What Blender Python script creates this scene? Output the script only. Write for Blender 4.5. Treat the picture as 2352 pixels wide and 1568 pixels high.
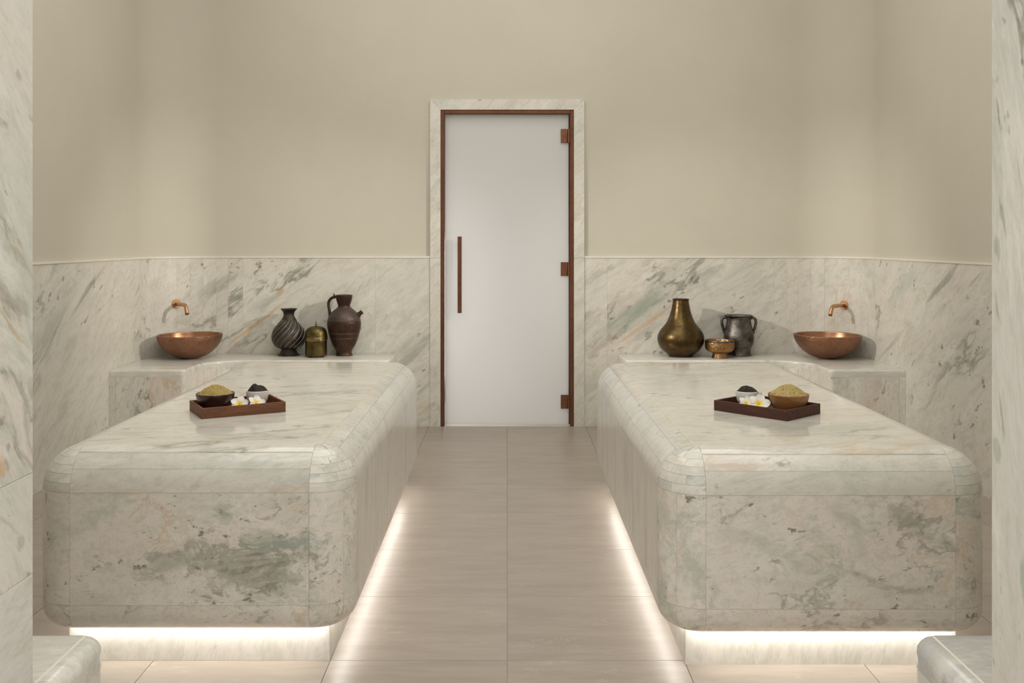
import bpy, bmesh, math, random
from mathutils import Vector, Matrix, noise as mnoise
R = math.radians
S, C_ = math.sin, math.cos
for o in list(bpy.data.objects):
    bpy.data.objects.remove(o, do_unlink=True)
scene = bpy.context.scene
col = scene.collection
random.seed(7)

# ------------------------------------------------------------------ camera
F = 2270.0                      # focal length in pixels of the 2352 wide frame
HC = 1.328                      # eye height
cam_d = bpy.data.cameras.new('camera')
cam = bpy.data.objects.new('camera', cam_d); col.objects.link(cam)
cam.location = (0, 0, HC); cam.rotation_euler = (R(90), 0, 0)
cam_d.sensor_fit = 'HORIZONTAL'; cam_d.sensor_width = 36.0; cam_d.lens = 36.0 * F / 2352
cam_d.shift_x = 11 / 2352; cam_d.shift_y = -234 / 2352
cam_d.clip_start = 0.05
scene.camera = cam

# ------------------------------------------------------------------ world, lamps, exposure
w = bpy.data.worlds.new('world'); scene.world = w; w.use_nodes = True
w.node_tree.nodes['Background'].inputs[0].default_value = (1.0, 0.972, 0.93, 1)
w.node_tree.nodes['Background'].inputs[1].default_value = 1.8
def area(name, loc, target, sx, sy, power, color=(1, .95, .87), spread=180):
    d = bpy.data.lights.new(name, 'AREA'); d.shape = 'RECTANGLE'; d.size = sx; d.size_y = sy
    d.energy = power; d.color = color; d.spread = R(spread)
    o = bpy.data.objects.new(name, d); col.objects.link(o); o.location = loc
    o.rotation_euler = (Vector(target) - Vector(loc)).to_track_quat('-Z', 'Y').to_euler()
    return o
def spot(name, loc, target, power, angle, radius, color=(1, .94, .85)):
    d = bpy.data.lights.new(name, 'SPOT'); d.energy = power; d.spot_size = R(angle); d.spot_blend = 1.0
    d.shadow_soft_size = radius; d.color = color
    o = bpy.data.objects.new(name, d); col.objects.link(o); o.location = loc
    o.rotation_euler = (Vector(target) - Vector(loc)).to_track_quat('-Z', 'Y').to_euler()
    return o
area('ceiling_lamp', (0, 4.3, 4.1), (0, 4.3, 0), 3.6, 4.2, 98, (1, .975, .935))
spot('wall_spotlight', (2.38, 4.75, 2.35), (-2.1, 6.9, .75), 330, 37, .07)
spot('wall_spotlight', (-2.38, 4.75, 2.35), (2.1, 6.9, .75), 330, 37, .07)
vs = scene.view_settings
scene.display_settings.display_device = 'sRGB'
vs.view_transform = 'Standard'; vs.look = 'None'; vs.gamma = 1.0; vs.use_curve_mapping = False
vs.exposure = 0.17

# ------------------------------------------------------------------ node helpers
class NT:
    def __init__(s, name):
        s.mat = bpy.data.materials.new(name); s.mat.use_nodes = True
        s.t = s.mat.node_tree; s.t.nodes.clear()
        s.out = s.n('ShaderNodeOutputMaterial')
    def n(s, kind, **kw):
        nd = s.t.nodes.new(kind)
        for k, v in kw.items(): setattr(nd, k, v)
        return nd
    def set(s, sock, v):
        if isinstance(v, bpy.types.NodeSocket): s.t.links.new(v, sock)
        else: sock.default_value = v
    def m(s, op, a, b=None, c=None, clamp=False):
        nd = s.n('ShaderNodeMath', operation=op, use_clamp=clamp)
        for i, v in enumerate((a, b, c)):
            if v is not None: s.set(nd.inputs[i], v)
        return nd.outputs[0]
    def vm(s, op, a, b=None, scale=None):
        nd = s.n('ShaderNodeVectorMath', operation=op)
        s.set(nd.inputs[0], a)
        if b is not None: s.set(nd.inputs[1], b)
        if scale is not None: s.set(nd.inputs[3], scale)
        return nd.outputs[1] if op in ('DOT_PRODUCT', 'LENGTH', 'DISTANCE') else nd.outputs[0]
    def comb(s, x, y, z):
        nd = s.n('ShaderNodeCombineXYZ')
        for i, v in enumerate((x, y, z)): s.set(nd.inputs[i], v)
        return nd.outputs[0]
    def noise(s, vec, scale, detail=4, rough=.55, color=False, dist=0.0):
        nd = s.n('ShaderNodeTexNoise')
        s.set(nd.inputs['Vector'], vec); nd.inputs['Scale'].default_value = scale
        nd.inputs['Detail'].default_value = detail; nd.inputs['Roughness'].default_value = rough
        nd.inputs['Distortion'].default_value = dist
        return nd.outputs[1] if color else nd.outputs[0]
    def step(s, v, a, b, lo=0.0, hi=1.0):
        nd = s.n('ShaderNodeMapRange', interpolation_type='SMOOTHSTEP')
        s.set(nd.inputs[0], v)
        for i, x in zip((1, 2, 3, 4), (a, b, lo, hi)): nd.inputs[i].default_value = x
        return nd.outputs[0]
    def mix(s, f, a, b, mode='MIX'):
        nd = s.n('ShaderNodeMix', data_type='RGBA', blend_type=mode)
        s.set(nd.inputs[0], f)
        for i, v in ((6, a), (7, b)):
            if isinstance(v, tuple) and len(v) == 3: v = v + (1,)
            s.set(nd.inputs[i], v)
        return nd.outputs[2]
    def bump(s, h, strength, dist=.01):
        nd = s.n('ShaderNodeBump'); s.set(nd.inputs['Height'], h)
        nd.inputs['Strength'].default_value = strength; nd.inputs['Distance'].default_value = dist
        return nd.outputs[0]
    def bsdf(s, color, rough, metal=0.0, normal=None, spec=.5, coat=0.0, coat_rough=.1, sss=0.0):
        b = s.n('ShaderNodeBsdfPrincipled')
        if isinstance(color, tuple) and len(color) == 3: color = color + (1,)
        s.set(b.inputs['Base Color'], color); s.set(b.inputs['Roughness'], rough)
        s.set(b.inputs['Metallic'], metal); b.inputs['Specular IOR Level'].default_value = spec
        b.inputs['Coat Weight'].default_value = coat; b.inputs['Coat Roughness'].default_value = coat_rough
        if normal is not None: s.t.links.new(normal, b.inputs['Normal'])
        s.t.links.new(b.outputs[0], s.out.inputs[0])
        return b

BASE = (.655, .63, .562)
def marble(name, ud, nd, base=BASE, scale=1.0, stretch=.35, cloud=.5, streak=.3, vein=.6, spots=.6, peach=.4,
           rough=.3, off=3.0, tint=.05, blobs=(), coat=0.0, cloudcol=(.43, .45, .375), streakscale=14, veincol=(.25, .25, .20)):
    """Polished stone: pale ground, sage clouds, streaks and veins that run along ud, dark specks, peach tones."""
    g = NT(name)
    ud = Vector(ud).normalized(); nd = Vector(nd); nd = (nd - ud * nd.dot(ud)).normalized(); vd = nd.cross(ud)
    pos = g.n('ShaderNodeNewGeometry').outputs['Position']
    rnd = g.n('ShaderNodeObjectInfo').outputs['Random']
    o1 = g.m('MULTIPLY', rnd, off); o2 = g.m('MULTIPLY', g.m('FRACT', g.m('MULTIPLY', rnd, 17.3)), off)
    P = g.vm('ADD', pos, g.comb(o1, o2, o1))
    u = g.vm('DOT_PRODUCT', P, tuple(ud)); v = g.vm('DOT_PRODUCT', P, tuple(vd)); ww = g.vm('DOT_PRODUCT', P, tuple(nd))
    q0 = g.comb(g.m('MULTIPLY', u, stretch), v, ww)
    warp = g.vm('SCALE', g.vm('SUBTRACT', g.noise(q0, 2.2 * scale, 4, .55, True), (.5, .5, .5)), scale=.30 / scale)
    q = g.vm('ADD', q0, warp)
    c = base + (1,)
    # broad warm and cool tones
    n0 = g.noise(q, 1.3 * scale, 3)
    c = g.mix(g.m('MULTIPLY', g.step(n0, .50, .64), .75 * peach), c, (.67, .575, .50))
    n0b = g.noise(g.vm('ADD', q, (4.4, 8.8, 2.2)), 1.7 * scale, 4)
    c = g.mix(g.m('MULTIPLY', g.step(n0b, .50, .66), .7 * cloud), c, tuple(.5 * (x + y) for x, y in zip(cloudcol, base)))
    # sage clouds, broken up by a finer grain
    n5 = g.noise(q, 26 * scale, 6, .68)
    n1 = g.noise(q, 2.8 * scale, 9, .66)
    cl = g.m('ADD', n1, g.m('MULTIPLY', g.m('SUBTRACT', n5, .5), .22))
    c = g.mix(g.m('MULTIPLY', g.step(cl, .50, .66), cloud), c, cloudcol)
    # pale crystalline patches
    n1b = g.noise(g.vm('ADD', q, (7.1, 3.3, 1.7)), 5.0 * scale, 9, .68)
    c = g.mix(g.m('MULTIPLY', g.step(n1b, .50, .64), .6), c, (.72, .70, .64))
    # fine streaks
    qs = g.comb(g.m('MULTIPLY', u, .16), v, ww)
    qs = g.vm('ADD', qs, g.vm('SCALE', warp, scale=.45))
    n2 = g.noise(qs, streakscale * scale, 8, .66)
    smk = g.step(g.noise(g.vm('ADD', q0, (2.2, 6.1, 3.2)), 2.0 * scale, 3), .42, .60, .25, 1)
    c = g.mix(g.m('MULTIPLY', g.m('MULTIPLY', g.step(n2, .50, .68), smk), streak), c, (.33, .33, .265))
    c = g.mix(g.m('MULTIPLY', g.step(n5, .46, .64), .34), c, (.44, .43, .365))
    n6 = g.noise(q, 85 * scale, 4, .7)
    c = g.mix(g.m('MULTIPLY', g.step(n6, .52, .68), .30), c, (.43, .41, .34))
    c = g.mix(g.m('MULTIPLY', g.step(n6, .48, .34), .22), c, (.74, .715, .66))
    # veins
    n3 = g.noise(q, 1.5 * scale, 7, .60)
    mk = g.step(g.noise(g.vm('ADD', q0, (3.7, 9.1, 5.2)), 1.7 * scale, 3), .48, .58)
    brk = g.step(g.noise(q, 9 * scale, 6, .65), .42, .56)
    ridge = g.step(g.m('ABSOLUTE', g.m('SUBTRACT', n3, .5)), 0.0, .020, 1, 0)
    c = g.mix(g.m('MULTIPLY', g.m('MULTIPLY', ridge, g.m('MULTIPLY', mk, brk)), vein), c, veincol)
    rid2 = g.step(g.m('ABSOLUTE', g.m('SUBTRACT', n3, .53)), 0.0, .016, 1, 0)
    mk2 = g.step(g.noise(g.vm('ADD', q0, (13.7, 1.1, 8.2)), 1.3 * scale, 2), .52, .62)
    c = g.mix(g.m('MULTIPLY', g.m('MULTIPLY', rid2, mk2), .8 * peach), c, (.57, .42, .28))
    # specks
    n4 = g.noise(g.comb(g.m('MULTIPLY', u, .6), v, ww), 17 * scale, 4, .6)
    mk4 = g.step(g.noise(g.vm('ADD', q0, (1.3, 2.9, 15.2)), 2.4 * scale, 3), .46, .58)
    c = g.mix(g.m('MULTIPLY', g.m('MULTIPLY', g.step(n4, .61, .68), mk4), spots), c, (.20, .19, .15))
    # the big features of the slabs: (centre, angle from ud, half length, half width, colour, strength, raggedness)
    tex = g.m('MULTIPLY', g.step(n2, .40, .60, .62, 1), g.step(n5, .34, .60, .65, 1)) if blobs else None
    for (P0, ang, ru, rv, bc, st, rag) in blobs:
        a = R(ang); bu = ud * C_(a) + vd * S(a); bv = vd * C_(a) - ud * S(a)
        d = g.vm('SUBTRACT', pos, tuple(P0))
        wv = g.m('MULTIPLY', g.m('SUBTRACT', n1, .5), min(.30, .10 + 2.5 * rv))
        du = g.m('DIVIDE', g.vm('DOT_PRODUCT', d, tuple(bu)), ru)
        dv = g.m('DIVIDE', g.m('ADD', g.vm('DOT_PRODUCT', d, tuple(bv)), wv), rv)
        rr = g.m('SQRT', g.m('ADD', g.m('MULTIPLY', du, du), g.m('MULTIPLY', dv, dv)))
        rr = g.m('ADD', rr, g.m('MULTIPLY', g.m('SUBTRACT', n1b, .5), 1.8 * rag))
        rr = g.m('ADD', rr, g.m('MULTIPLY', g.m('SUBTRACT', n5, .5), 1.6 * rag))
        c = g.mix(g.m('MULTIPLY', g.m('MULTIPLY', g.step(rr, .40, 1.15, 1, 0), min(1.0, st * 1.2)), tex), c, bc)
    val = g.m('ADD', 1 - tint, g.m('MULTIPLY', g.m('FRACT', g.m('MULTIPLY', rnd, 7.7)), 2 * tint))
    hv = g.n('ShaderNodeHueSaturation'); g.set(hv.inputs['Value'], val); g.set(hv.inputs['Color'], c)
    rg = g.m('ADD', rough, g.m('MULTIPLY', g.m('SUBTRACT', n5, .5), .12))
    g.bsdf(hv.outputs[0], rg, spec=.5, coat=coat, coat_rough=.08)
    return g.mat

def px(x, y, Y):        # a point of the photograph carried back to depth Y
    return Vector(((x - 1165) * Y / F, Y, HC - (y - 550) * Y / F))
def pxX(x, y, X):
    Y = F * X / (x - 1165); return Vector((X, Y, HC - (y - 550) * Y / F))
GREEN, OCHRE, GREY, DARK, BROWN = (.34, .375, .31), (.58, .38, .22), (.30, .30, .25), (.20, .19, .15), (.33, .25, .19)
YB = 7.03; XS = 2.47; RC = .40      # wainscot faces and the radius of the room's round corners

wall_blobs = [
    (px(1455, 722, YB), 0, .36, .075, GREEN, .85, 1.2), (px(1480, 742, YB), 2, .30, .016, OCHRE, .9, .8),
    (px(1590, 628, YB), -10, .24, .014, GREY, .9, .8), (px(1375, 795, YB), 0, .20, .04, BROWN, .55, 2.2),
    (px(1480, 765, YB), 0, .14, .035, GREY, .5, 2.6), (px(1370, 625, YB), 8, .12, .03, GREY, .6, 2.2),
    (px(590, 738, YB), 0, .30, .015, OCHRE, .8, .8), (px(612, 692, YB), 0, .15, .045, GREEN, .8, 1.4),
    (px(700, 628, YB), -4, .16, .011, GREY, .9, .8), (px(530, 770, YB), 2, .16, .012, GREY, .8, .9),
    (px(500, 650, YB), 5, .14, .05, GREY, .55, 2.4), (px(640, 668, YB), 0, .04, .03, OCHRE, .8, 1.2),
    (px(960, 800, YB), -8, .26, .03, GREY, .6, 1.8), (px(965, 900, YB), -8, .2, .02, GREY, .5, 1.8),
    (px(1345, 730, YB), 0, .1, .03, BROWN, .5, 2.0)]
leftside_blobs = [(pxX(205, 665, -XS), -2, .30, .022, GREY, .8, 1.2), (pxX(110, 790, -XS), 12, .34, .007, GREY, .7, .8),
                  (pxX(160, 820, -XS), 5, .2, .02, (.52, .42, .33), .5, 1.6), (pxX(85, 880, -XS), 8, .08, .04, BROWN, .5, 2)]
rightside_blobs = [(pxX(2160, 650, XS), -2, .33, .024, GREY, .85, 1.2), (pxX(2050, 790, XS), 4, .25, .018, BROWN, .5, 1.8),
                   (pxX(2075, 660, XS), 0, .3, .05, (.47, .50, .45), .6, 1.5), (pxX(2245, 640, XS), 0, .1, .01, GREY, .7, 1.2)]
M = {}
dg = (C_(R(37)), 0, S(R(37)))
M['wall_marble'] = marble('wall_marble', dg, (0, 1, 0), off=.10, rough=.32, blobs=wall_blobs, streak=.34, cloud=.6, vein=.9, spots=.85, peach=.6, tint=.025)
M['wall_marble_l'] = marble('wall_marble_leftside', (0, C_(R(30)), S(R(30))), (1, 0, 0), off=.1, rough=.32, blobs=leftside_blobs, streak=.3, cloud=.5, vein=.8, spots=.75, tint=.02)
M['wall_marble_r'] = marble('wall_marble_rightside', (0, -C_(R(30)), S(R(30))), (1, 0, 0), off=.1, rough=.32, blobs=rightside_blobs, streak=.3, cloud=.45, vein=.8, spots=.85, tint=.02)
M['frame_marble'] = marble('door_surround_marble', (C_(R(45)), 0, S(R(45))), (0, 1, 0), off=3, rough=.3, streak=.38, cloud=.4, spots=.4, tint=.03)
top_blobs = [(px(670, 1000, 3.25), 0, .07, .012, DARK, .0, 1.5)]
M['top_marble'] = marble('table_top_marble', (1, .22, 0), (0, 0, 1), off=3, rough=.09, scale=1.25, streak=.34, cloud=.62, vein=.7, spots=.7, peach=.7, stretch=.36, tint=.02, streakscale=8)
fb = []
for fy, l in ((3.02, [(600, 1310, 0, .22, .10, (.22, .215, .17), .9, 2.2), (600, 1235, 10, .06, .05, (.30, .34, .28), .7, 2.0),
                      (420, 1290, 0, .14, .03, (.36, .37, .31), .6, 2.2), (230, 1180, -30, .12, .03, (.36, .39, .33), .5, 2.2),
                      (520, 1170, 20, .05, .03, (.33, .36, .30), .7, 2.2), (690, 1250, 0, .1, .025, (.32, .37, .32), .7, 2.2)]),
              (2.99, [(2090, 1190, 40, .15, .035, (.34, .34, .28), .75, 2.2), (1960, 1210, 70, .1, .03, (.38, .39, .33), .5, 2.2),
                      (2020, 1330, 20, .2, .014, (.36, .34, .28), .6, 1.6), (1755, 1250, 30, .12, .03, (.42, .42, .36), .5, 2.2)])):
    for (x, y, a, ru, rv, c, st, rag) in l: fb.append((px(x, y, fy), a, ru, rv, c, st, rag))
M['front_marble'] = marble('table_front_marble', (1, 0, .12), (0, 1, 0), base=(.70, .655, .58), off=.6, rough=.2, scale=1.9, stretch=.75, cloud=.75, streak=.12, vein=.6, spots=.9,
                           peach=.6, blobs=fb, tint=.02, cloudcol=(.42, .445, .37))
M['side_marble'] = marble('table_side_marble', (0, .10, 1), (1, 0, 0), base=(.70, .67, .60), off=3, rough=.2, streak=.36, cloud=.35, vein=.25, spots=.2, stretch=.25, tint=.02, streakscale=8)
M['edge_marble'] = marble('table_edge_marble', (1, .0, .25), (0, 1, 0), base=(.64, .62, .555), off=4, rough=.16, scale=1.6, stretch=.4, cloud=.62, streak=.25, vein=.3, spots=.5,
                          peach=.55, tint=.05, cloudcol=(.45, .49, .46))
M['bench_marble'] = marble('bench_marble', (1, .1, 0), (0, 0, 1), base=(.62, .60, .55), off=2, rough=.2, streak=.3, cloud=.3, vein=.3, spots=.3, peach=.15, tint=.02)
M['bench_front'] = marble('bench_front_marble', (.25, .25, 1), (0, 1, 0), off=3, rough=.25, scale=1.9, stretch=.5, streak=.15, cloud=.7, vein=.9, spots=.3, peach=1.0, tint=.03)
M['plinth_marble'] = marble('plinth_marble', (.2, 0, 1), (0, 1, 0), base=(.66, .63, .57), off=3, rough=.3, scale=1.2, streak=.12, cloud=.35, vein=.2, spots=.3, peach=.1, tint=.02)
pl_b = [(pxX(x, y, -.84), a, ru, rv, c_, st, rag) for x, y, a, ru, rv, c_, st, rag in (
    (18, 690, 0, .07, .022, (.30, .27, .22), .8, 2.0), (55, 700, 0, .04, .018, (.30, .30, .25), .7, 2.0), (30, 745, 3, .09, .006, (.50, .38, .24), .8, 1.0),
    (45, 585, 3, .06, .004, (.46, .39, .26), .8, 1.0), (8, 1068, 0, .022, .014, (.62, .40, .22), .8, 1.2), (22, 1018, 0, .008, .006, DARK, .6, 1.5),
    (15, 440, 0, .008, .005, (.30, .32, .16), .7, 1.2), (45, 1255, 0, .012, .01, DARK, .6, 2.0), (12, 1210, 4, .06, .005, (.42, .36, .22), .6, 1.2), (40, 180, 0, .01, .005, DARK, .5, 1.5))]
pr_b = [(pxX(x, y, .858), a, ru, rv, c_, st, rag) for x, y, a, ru, rv, c_, st, rag in (
    (2291, 262, 0, .040, .0045, GREY, .9, 1.2), (2300, 500, 0, .045, .007, GREY, .9, 1.6), (2288, 570, 0, .020, .012, GREY, .8, 2.2), (2292, 705, 0, .035, .0045, GREY, .9, 1.2),
    (2340, 148, 0, .012, .008, DARK, .8, 1.6), (2340, 420, 2, .05, .004, GREY, .6, 1.2), (2300, 940, 0, .045, .006, GREY, .9, 1.6), (2288, 1030, 0, .02, .012, (.30, .33, .27), .8, 2.2),
    (2350, 1340, 0, .03, .008, (.30, .36, .29), .7, 1.8), (2300, 60, -30, .012, .004, GREY, .7, 1.4))]
M['pier_l'] = marble('pier_marble_green', (0, .75, -.66), (1, 0, 0), base=(.62, .60, .54), off=2, rough=.22, scale=1.25, stretch=.4, cloud=1.0, streak=.25, vein=.9, spots=.6, peach=.8, tint=.02,
                     cloudcol=(.40, .475, .415), streakscale=7, blobs=pl_b)
M['pier_r'] = marble('pier_marble_grey', (0, -.25, -.97), (1, 0, 0), base=(.60, .585, .54), off=2, rough=.22, scale=1.3, stretch=.3, cloud=.5, streak=.2, vein=.9, spots=.5, peach=.3, tint=.02,
                     cloudcol=(.48, .50, .48), streakscale=7, blobs=pr_b)
M['block'] = marble('low_bench_marble', (1, .1, .2), (0, 0, 1), base=(.44, .44, .43), off=3, rough=.18, scale=1.6, streak=.5, cloud=.5, vein=.5, spots=.5, peach=.1, tint=.05,
                    cloudcol=(.36, .37, .34))

M['block_l'] = marble('pier_foot_marble', (0, 1, .25), (1, 0, 0), base=(.60, .585, .55), off=3, rough=.2, scale=1.6, streak=.4, cloud=.5, vein=.5, spots=.7, peach=.1)
M['block_w'] = marble('striped_bench_marble', (1, .15, 0), (0, 0, 1), base=(.58, .56, .52), off=3, rough=.18, scale=1.6, streak=.8, cloud=.5, vein=.6, spots=.6, peach=.1, streakscale=6)
def plain(name, color, rough, metal=0., spec=.5, var=.08, scale=6, bump=0., bscale=60, coat=0., stretch=(1, 1, 1)):
    g = NT(name)
    P = g.n('ShaderNodeTexCoord').outputs['Object']
    P = g.vm('MULTIPLY', P, stretch)
    n = g.noise(P, scale, 5, .6)
    dark = tuple(x * (1 - 2.2 * var) for x in color); lite = tuple(min(1, x * (1 + 1.6 * var)) for x in color)
    c = g.mix(g.step(n, .3, .7), dark, lite)
    nm = g.bump(g.noise(P, bscale, 4, .6), bump) if bump else None
    g.bsdf(c, rough, metal, nm, spec, coat)
    return g.mat
M['plaster'] = plain('wall_plaster', (.555, .523, .438), .85, var=.012, scale=1.5, spec=.2, bump=.03, bscale=120)
M['ceiling'] = plain('ceiling_paint', (.60, .57, .50), .9, var=.01, spec=.2)
M['grout'] = plain('grey_grout', (.36, .34, .29), .9, var=.05, spec=.1)
M['tilegrout'] = plain('beige_grout', (.47, .42, .35), .85, var=.03, spec=.2)
M['cap'] = plain('white_cap_stone', (.74, .69, .61), .4, var=.02)
M['core'] = plain('stone_core', (.50, .475, .41), .9, var=.05, spec=.1)

def floor_mat():
    g = NT('beige_limestone')
    pos = g.n('ShaderNodeNewGeometry').outputs['Position']; rnd = g.n('ShaderNodeObjectInfo').outputs['Random']
    P = g.vm('ADD', pos, g.comb(g.m('MULTIPLY', rnd, 5), 0, 0))
    q = g.vm('MULTIPLY', P, (1, 5, 1))
    q = g.vm('ADD', q, g.vm('SCALE', g.noise(q, 2, 3, .5, True), scale=.25))
    c = g.mix(g.step(g.noise(q, 3, 6, .6), .3, .7), (.308, .262, .217), (.360, .310, .260))
    c = g.mix(g.m('MULTIPLY', g.step(g.noise(q, 14, 5, .65), .5, .75), .35), c, (.255, .222, .180))
    n = g.noise(g.vm('MULTIPLY', P, (1, 3.2, 1)), 3.2, 6, .6)
    r = g.step(g.m('ABSOLUTE', g.m('SUBTRACT', n, .5)), 0, .008, 1, 0)
    mk = g.step(g.noise(P, 6, 3), .5, .68)
    c = g.mix(g.m('MULTIPLY', g.m('MULTIPLY', r, mk), .6), c, (.55, .48, .40))
    val = g.m('ADD', .975, g.m('MULTIPLY', rnd, .05))
    hv = g.n('ShaderNodeHueSaturation'); g.set(hv.inputs['Value'], val); g.set(hv.inputs['Color'], c)
    g.bsdf(hv.outputs[0], .36, spec=.42)
    return g.mat
M['tile'] = floor_mat()

def metal_mat(name, c1, c2, c3, rough, bump=.3, bscale=90, nscale=9, cell=True, metal=1.0):
    g = NT(name)
    P = g.n('ShaderNodeTexCoord').outputs['Object']
    n = g.noise(P, nscale, 6, .65); n2 = g.noise(P, nscale * 3.3, 6, .7)
    c = g.mix(g.step(n, .35, .65), c1, c2)
    c = g.mix(g.m('MULTIPLY', g.step(n2, .5, .72), .7), c, c3)
    if cell:
        v = g.n('ShaderNodeTexVoronoi'); g.set(v.inputs['Vector'], P); v.inputs['Scale'].default_value = bscale
        h = v.outputs['Distance']
        c = g.mix(g.step(h, .0, .5, .75, 0), c, tuple(x * .45 for x in c1))
    else: h = g.noise(P, bscale, 4, .6)
    rg = g.m('ADD', rough, g.m('MULTIPLY', g.m('SUBTRACT', n2, .5), .3))
    g.bsdf(c, rg, metal, g.bump(h, bump, .004))
    return g.mat
M['copper'] = metal_mat('hammered_copper', (.30, .152, .092), (.37, .198, .125), (.24, .12, .072), .40, .7, 150, 7)
M['copper_in'] = metal_mat('brushed_copper_inside', (.35, .19, .11), (.41, .225, .135), (.30, .16, .09), .35, .05, 60, 5, False)
M['tap'] = metal_mat('brushed_copper_tap', (.50, .28, .16), (.54, .31, .18), (.46, .25, .14), .36, .03, 300, 10, False)
M['swirl'] = metal_mat('dark_hammered_silver', (.055, .047, .040), (.10, .088, .075), (.03, .026, .022), .42, .45, 260, 14)
M['swirl_line'] = plain('worn_silver_ridge', (.50, .45, .39), .38, 1.0, var=.15)
M['brass'] = metal_mat('aged_brass', (.088, .068, .027), (.15, .115, .045), (.04, .027, .012), .36, .5, 110, 16, False)
M['brassb'] = plain('bright_brass_band', (.27, .21, .095), .3, 1.0, var=.2, scale=30)
M['jug'] = metal_mat('brown_patina_bronze', (.040, .018, .010), (.070, .031, .016), (.02, .010, .007), .46, .5, 60, 16, False, .45)
M['jugtop'] = metal_mat('dull_violet_bronze', (.066, .046, .038), (.088, .060, .049), (.042, .024, .016), .48, .3, 60, 12, False, .45)
M['jugrim'] = metal_mat('dark_bronze_rim', (.035, .015, .010), (.052, .022, .015), (.022, .010, .008), .42, .3, 60, 10, False, .4)
M['gourd'] = metal_mat('olive_brass', (.088, .059, .025), (.125, .083, .036), (.036, .022, .012), .34, .35, 45, 13, False)
M['bowlbr'] = metal_mat('coppery_brass', (.36, .20, .08), (.45, .27, .12), (.16, .10, .055), .34, .6, 130, 16)
M['pewter'] = metal_mat('dark_pewter', (.075, .068, .060), (.18, .165, .15), (.035, .031, .027), .34, .5, 120, 12, False)

def wood(name, c1, c2, rough=.45, coat=.1):
    g = NT(name)
    P = g.n('ShaderNodeTexCoord').outputs['Object']
    q = g.vm('MULTIPLY', P, (3, 40, 40))
    q = g.vm('ADD', q, g.vm('SCALE', g.noise(P, 9, 3, .5, True), scale=1.6))
    c = g.mix(g.step(g.noise(q, 1.6, 6, .6), .3, .72), c1, c2)
    c = g.mix(g.m('MULTIPLY', g.step(g.noise(g.vm('MULTIPLY', q, (1, 4, 4)), 2.5, 3), .5, .8), .35), c, tuple(x * .5 for x in c1))
    g.bsdf(c, rough, 0, None, .4, coat)
    return g.mat
M['tray_l'] = wood('walnut_tray', (.115, .043, .019), (.20, .082, .038), .6, 0)
M['tray_r'] = wood('dark_mahogany_tray', (.052, .018, .011), (.088, .032, .019), .6, 0)
M['bowl_dark'] = wood('dark_stained_bowl', (.022, .008, .006), (.045, .016, .011), .28, .3)
M['bowl_amber'] = wood('amber_wood_bowl', (.23, .105, .03), (.29, .14, .045), .38, .2)
M['white'] = plain('white_porcelain', (.82, .80, .76), .2, var=.01, coat=.3)
M['soap'] = plain('black_soap_paste', (.020, .014, .011), .6, spec=.25, var=.35, scale=60, bump=.5, bscale=120)
def scrub_mat(name, a, b, c_):
    g = NT(name); P = g.n('ShaderNodeTexCoord').outputs['Object']
    c = g.mix(g.step(g.noise(P, 260, 3), .4, .6), a, b)
    c = g.mix(g.step(g.noise(P, 70, 4), .55, .68), c, c_)
    g.bsdf(c, .8, 0, None, .3)
    return g.mat
M['scrub_a'] = scrub_mat('golden_scrub', (.43, .31, .10), (.58, .45, .19), (.30, .22, .06))
M['scrub_b'] = scrub_mat('pale_herbal_scrub', (.47, .36, .14), (.62, .50, .24), (.30, .25, .08))
def petal_mat():
    g = NT('frangipani_petal')
    a = g.n('ShaderNodeAttribute', attribute_name='along').outputs['Fac']
    c = g.mix(g.step(a, .08, .45), (.86, .60, .02), (.82, .79, .74))
    g.bsdf(c, .5, 0, None, .4)
    return g.mat
M['petal'] = petal_mat()
M['stamen'] = plain('yellow_flower_heart', (.80, .52, .02), .5)
M['frame_copper'] = metal_mat('door_copper', (.125, .050, .026), (.15, .063, .033), (.10, .039, .02), .42, .05, 200, 8, False, .75)
M['hinge'] = metal_mat('hinge_copper', (.15, .06, .031), (.20, .085, .045), (.105, .04, .022), .38, .05, 200, 8, False, .8)
M['gap_shade'] = plain('black_gap_shade', (.02, .015, .012), .6)  # near-black colour that paints the shade inside the door gap
def frost():
    g = NT('frosted_glass')
    b = g.bsdf((.72, .71, .69), .42, 0, None, .5)
    t = g.n('ShaderNodeBsdfTranslucent'); t.inputs[0].default_value = (.86, .87, .88, 1)
    mx = g.n('ShaderNodeMixShader'); mx.inputs[0].default_value = .45
    g.t.links.new(b.outputs[0], mx.inputs[1]); g.t.links.new(t.outputs[0], mx.inputs[2]); g.t.links.new(mx.outputs[0], g.out.inputs[0])
    return g.mat
M['frost'] = frost()
def led_mat():
    g = NT('led_diffuser'); e = g.n('ShaderNodeEmission'); e.inputs[0].default_value = (1, .955, .89, 1); e.inputs[1].default_value = 17
    g.t.links.new(e.outputs[0], g.out.inputs[0]); return g.mat
M['led'] = led_mat()

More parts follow.
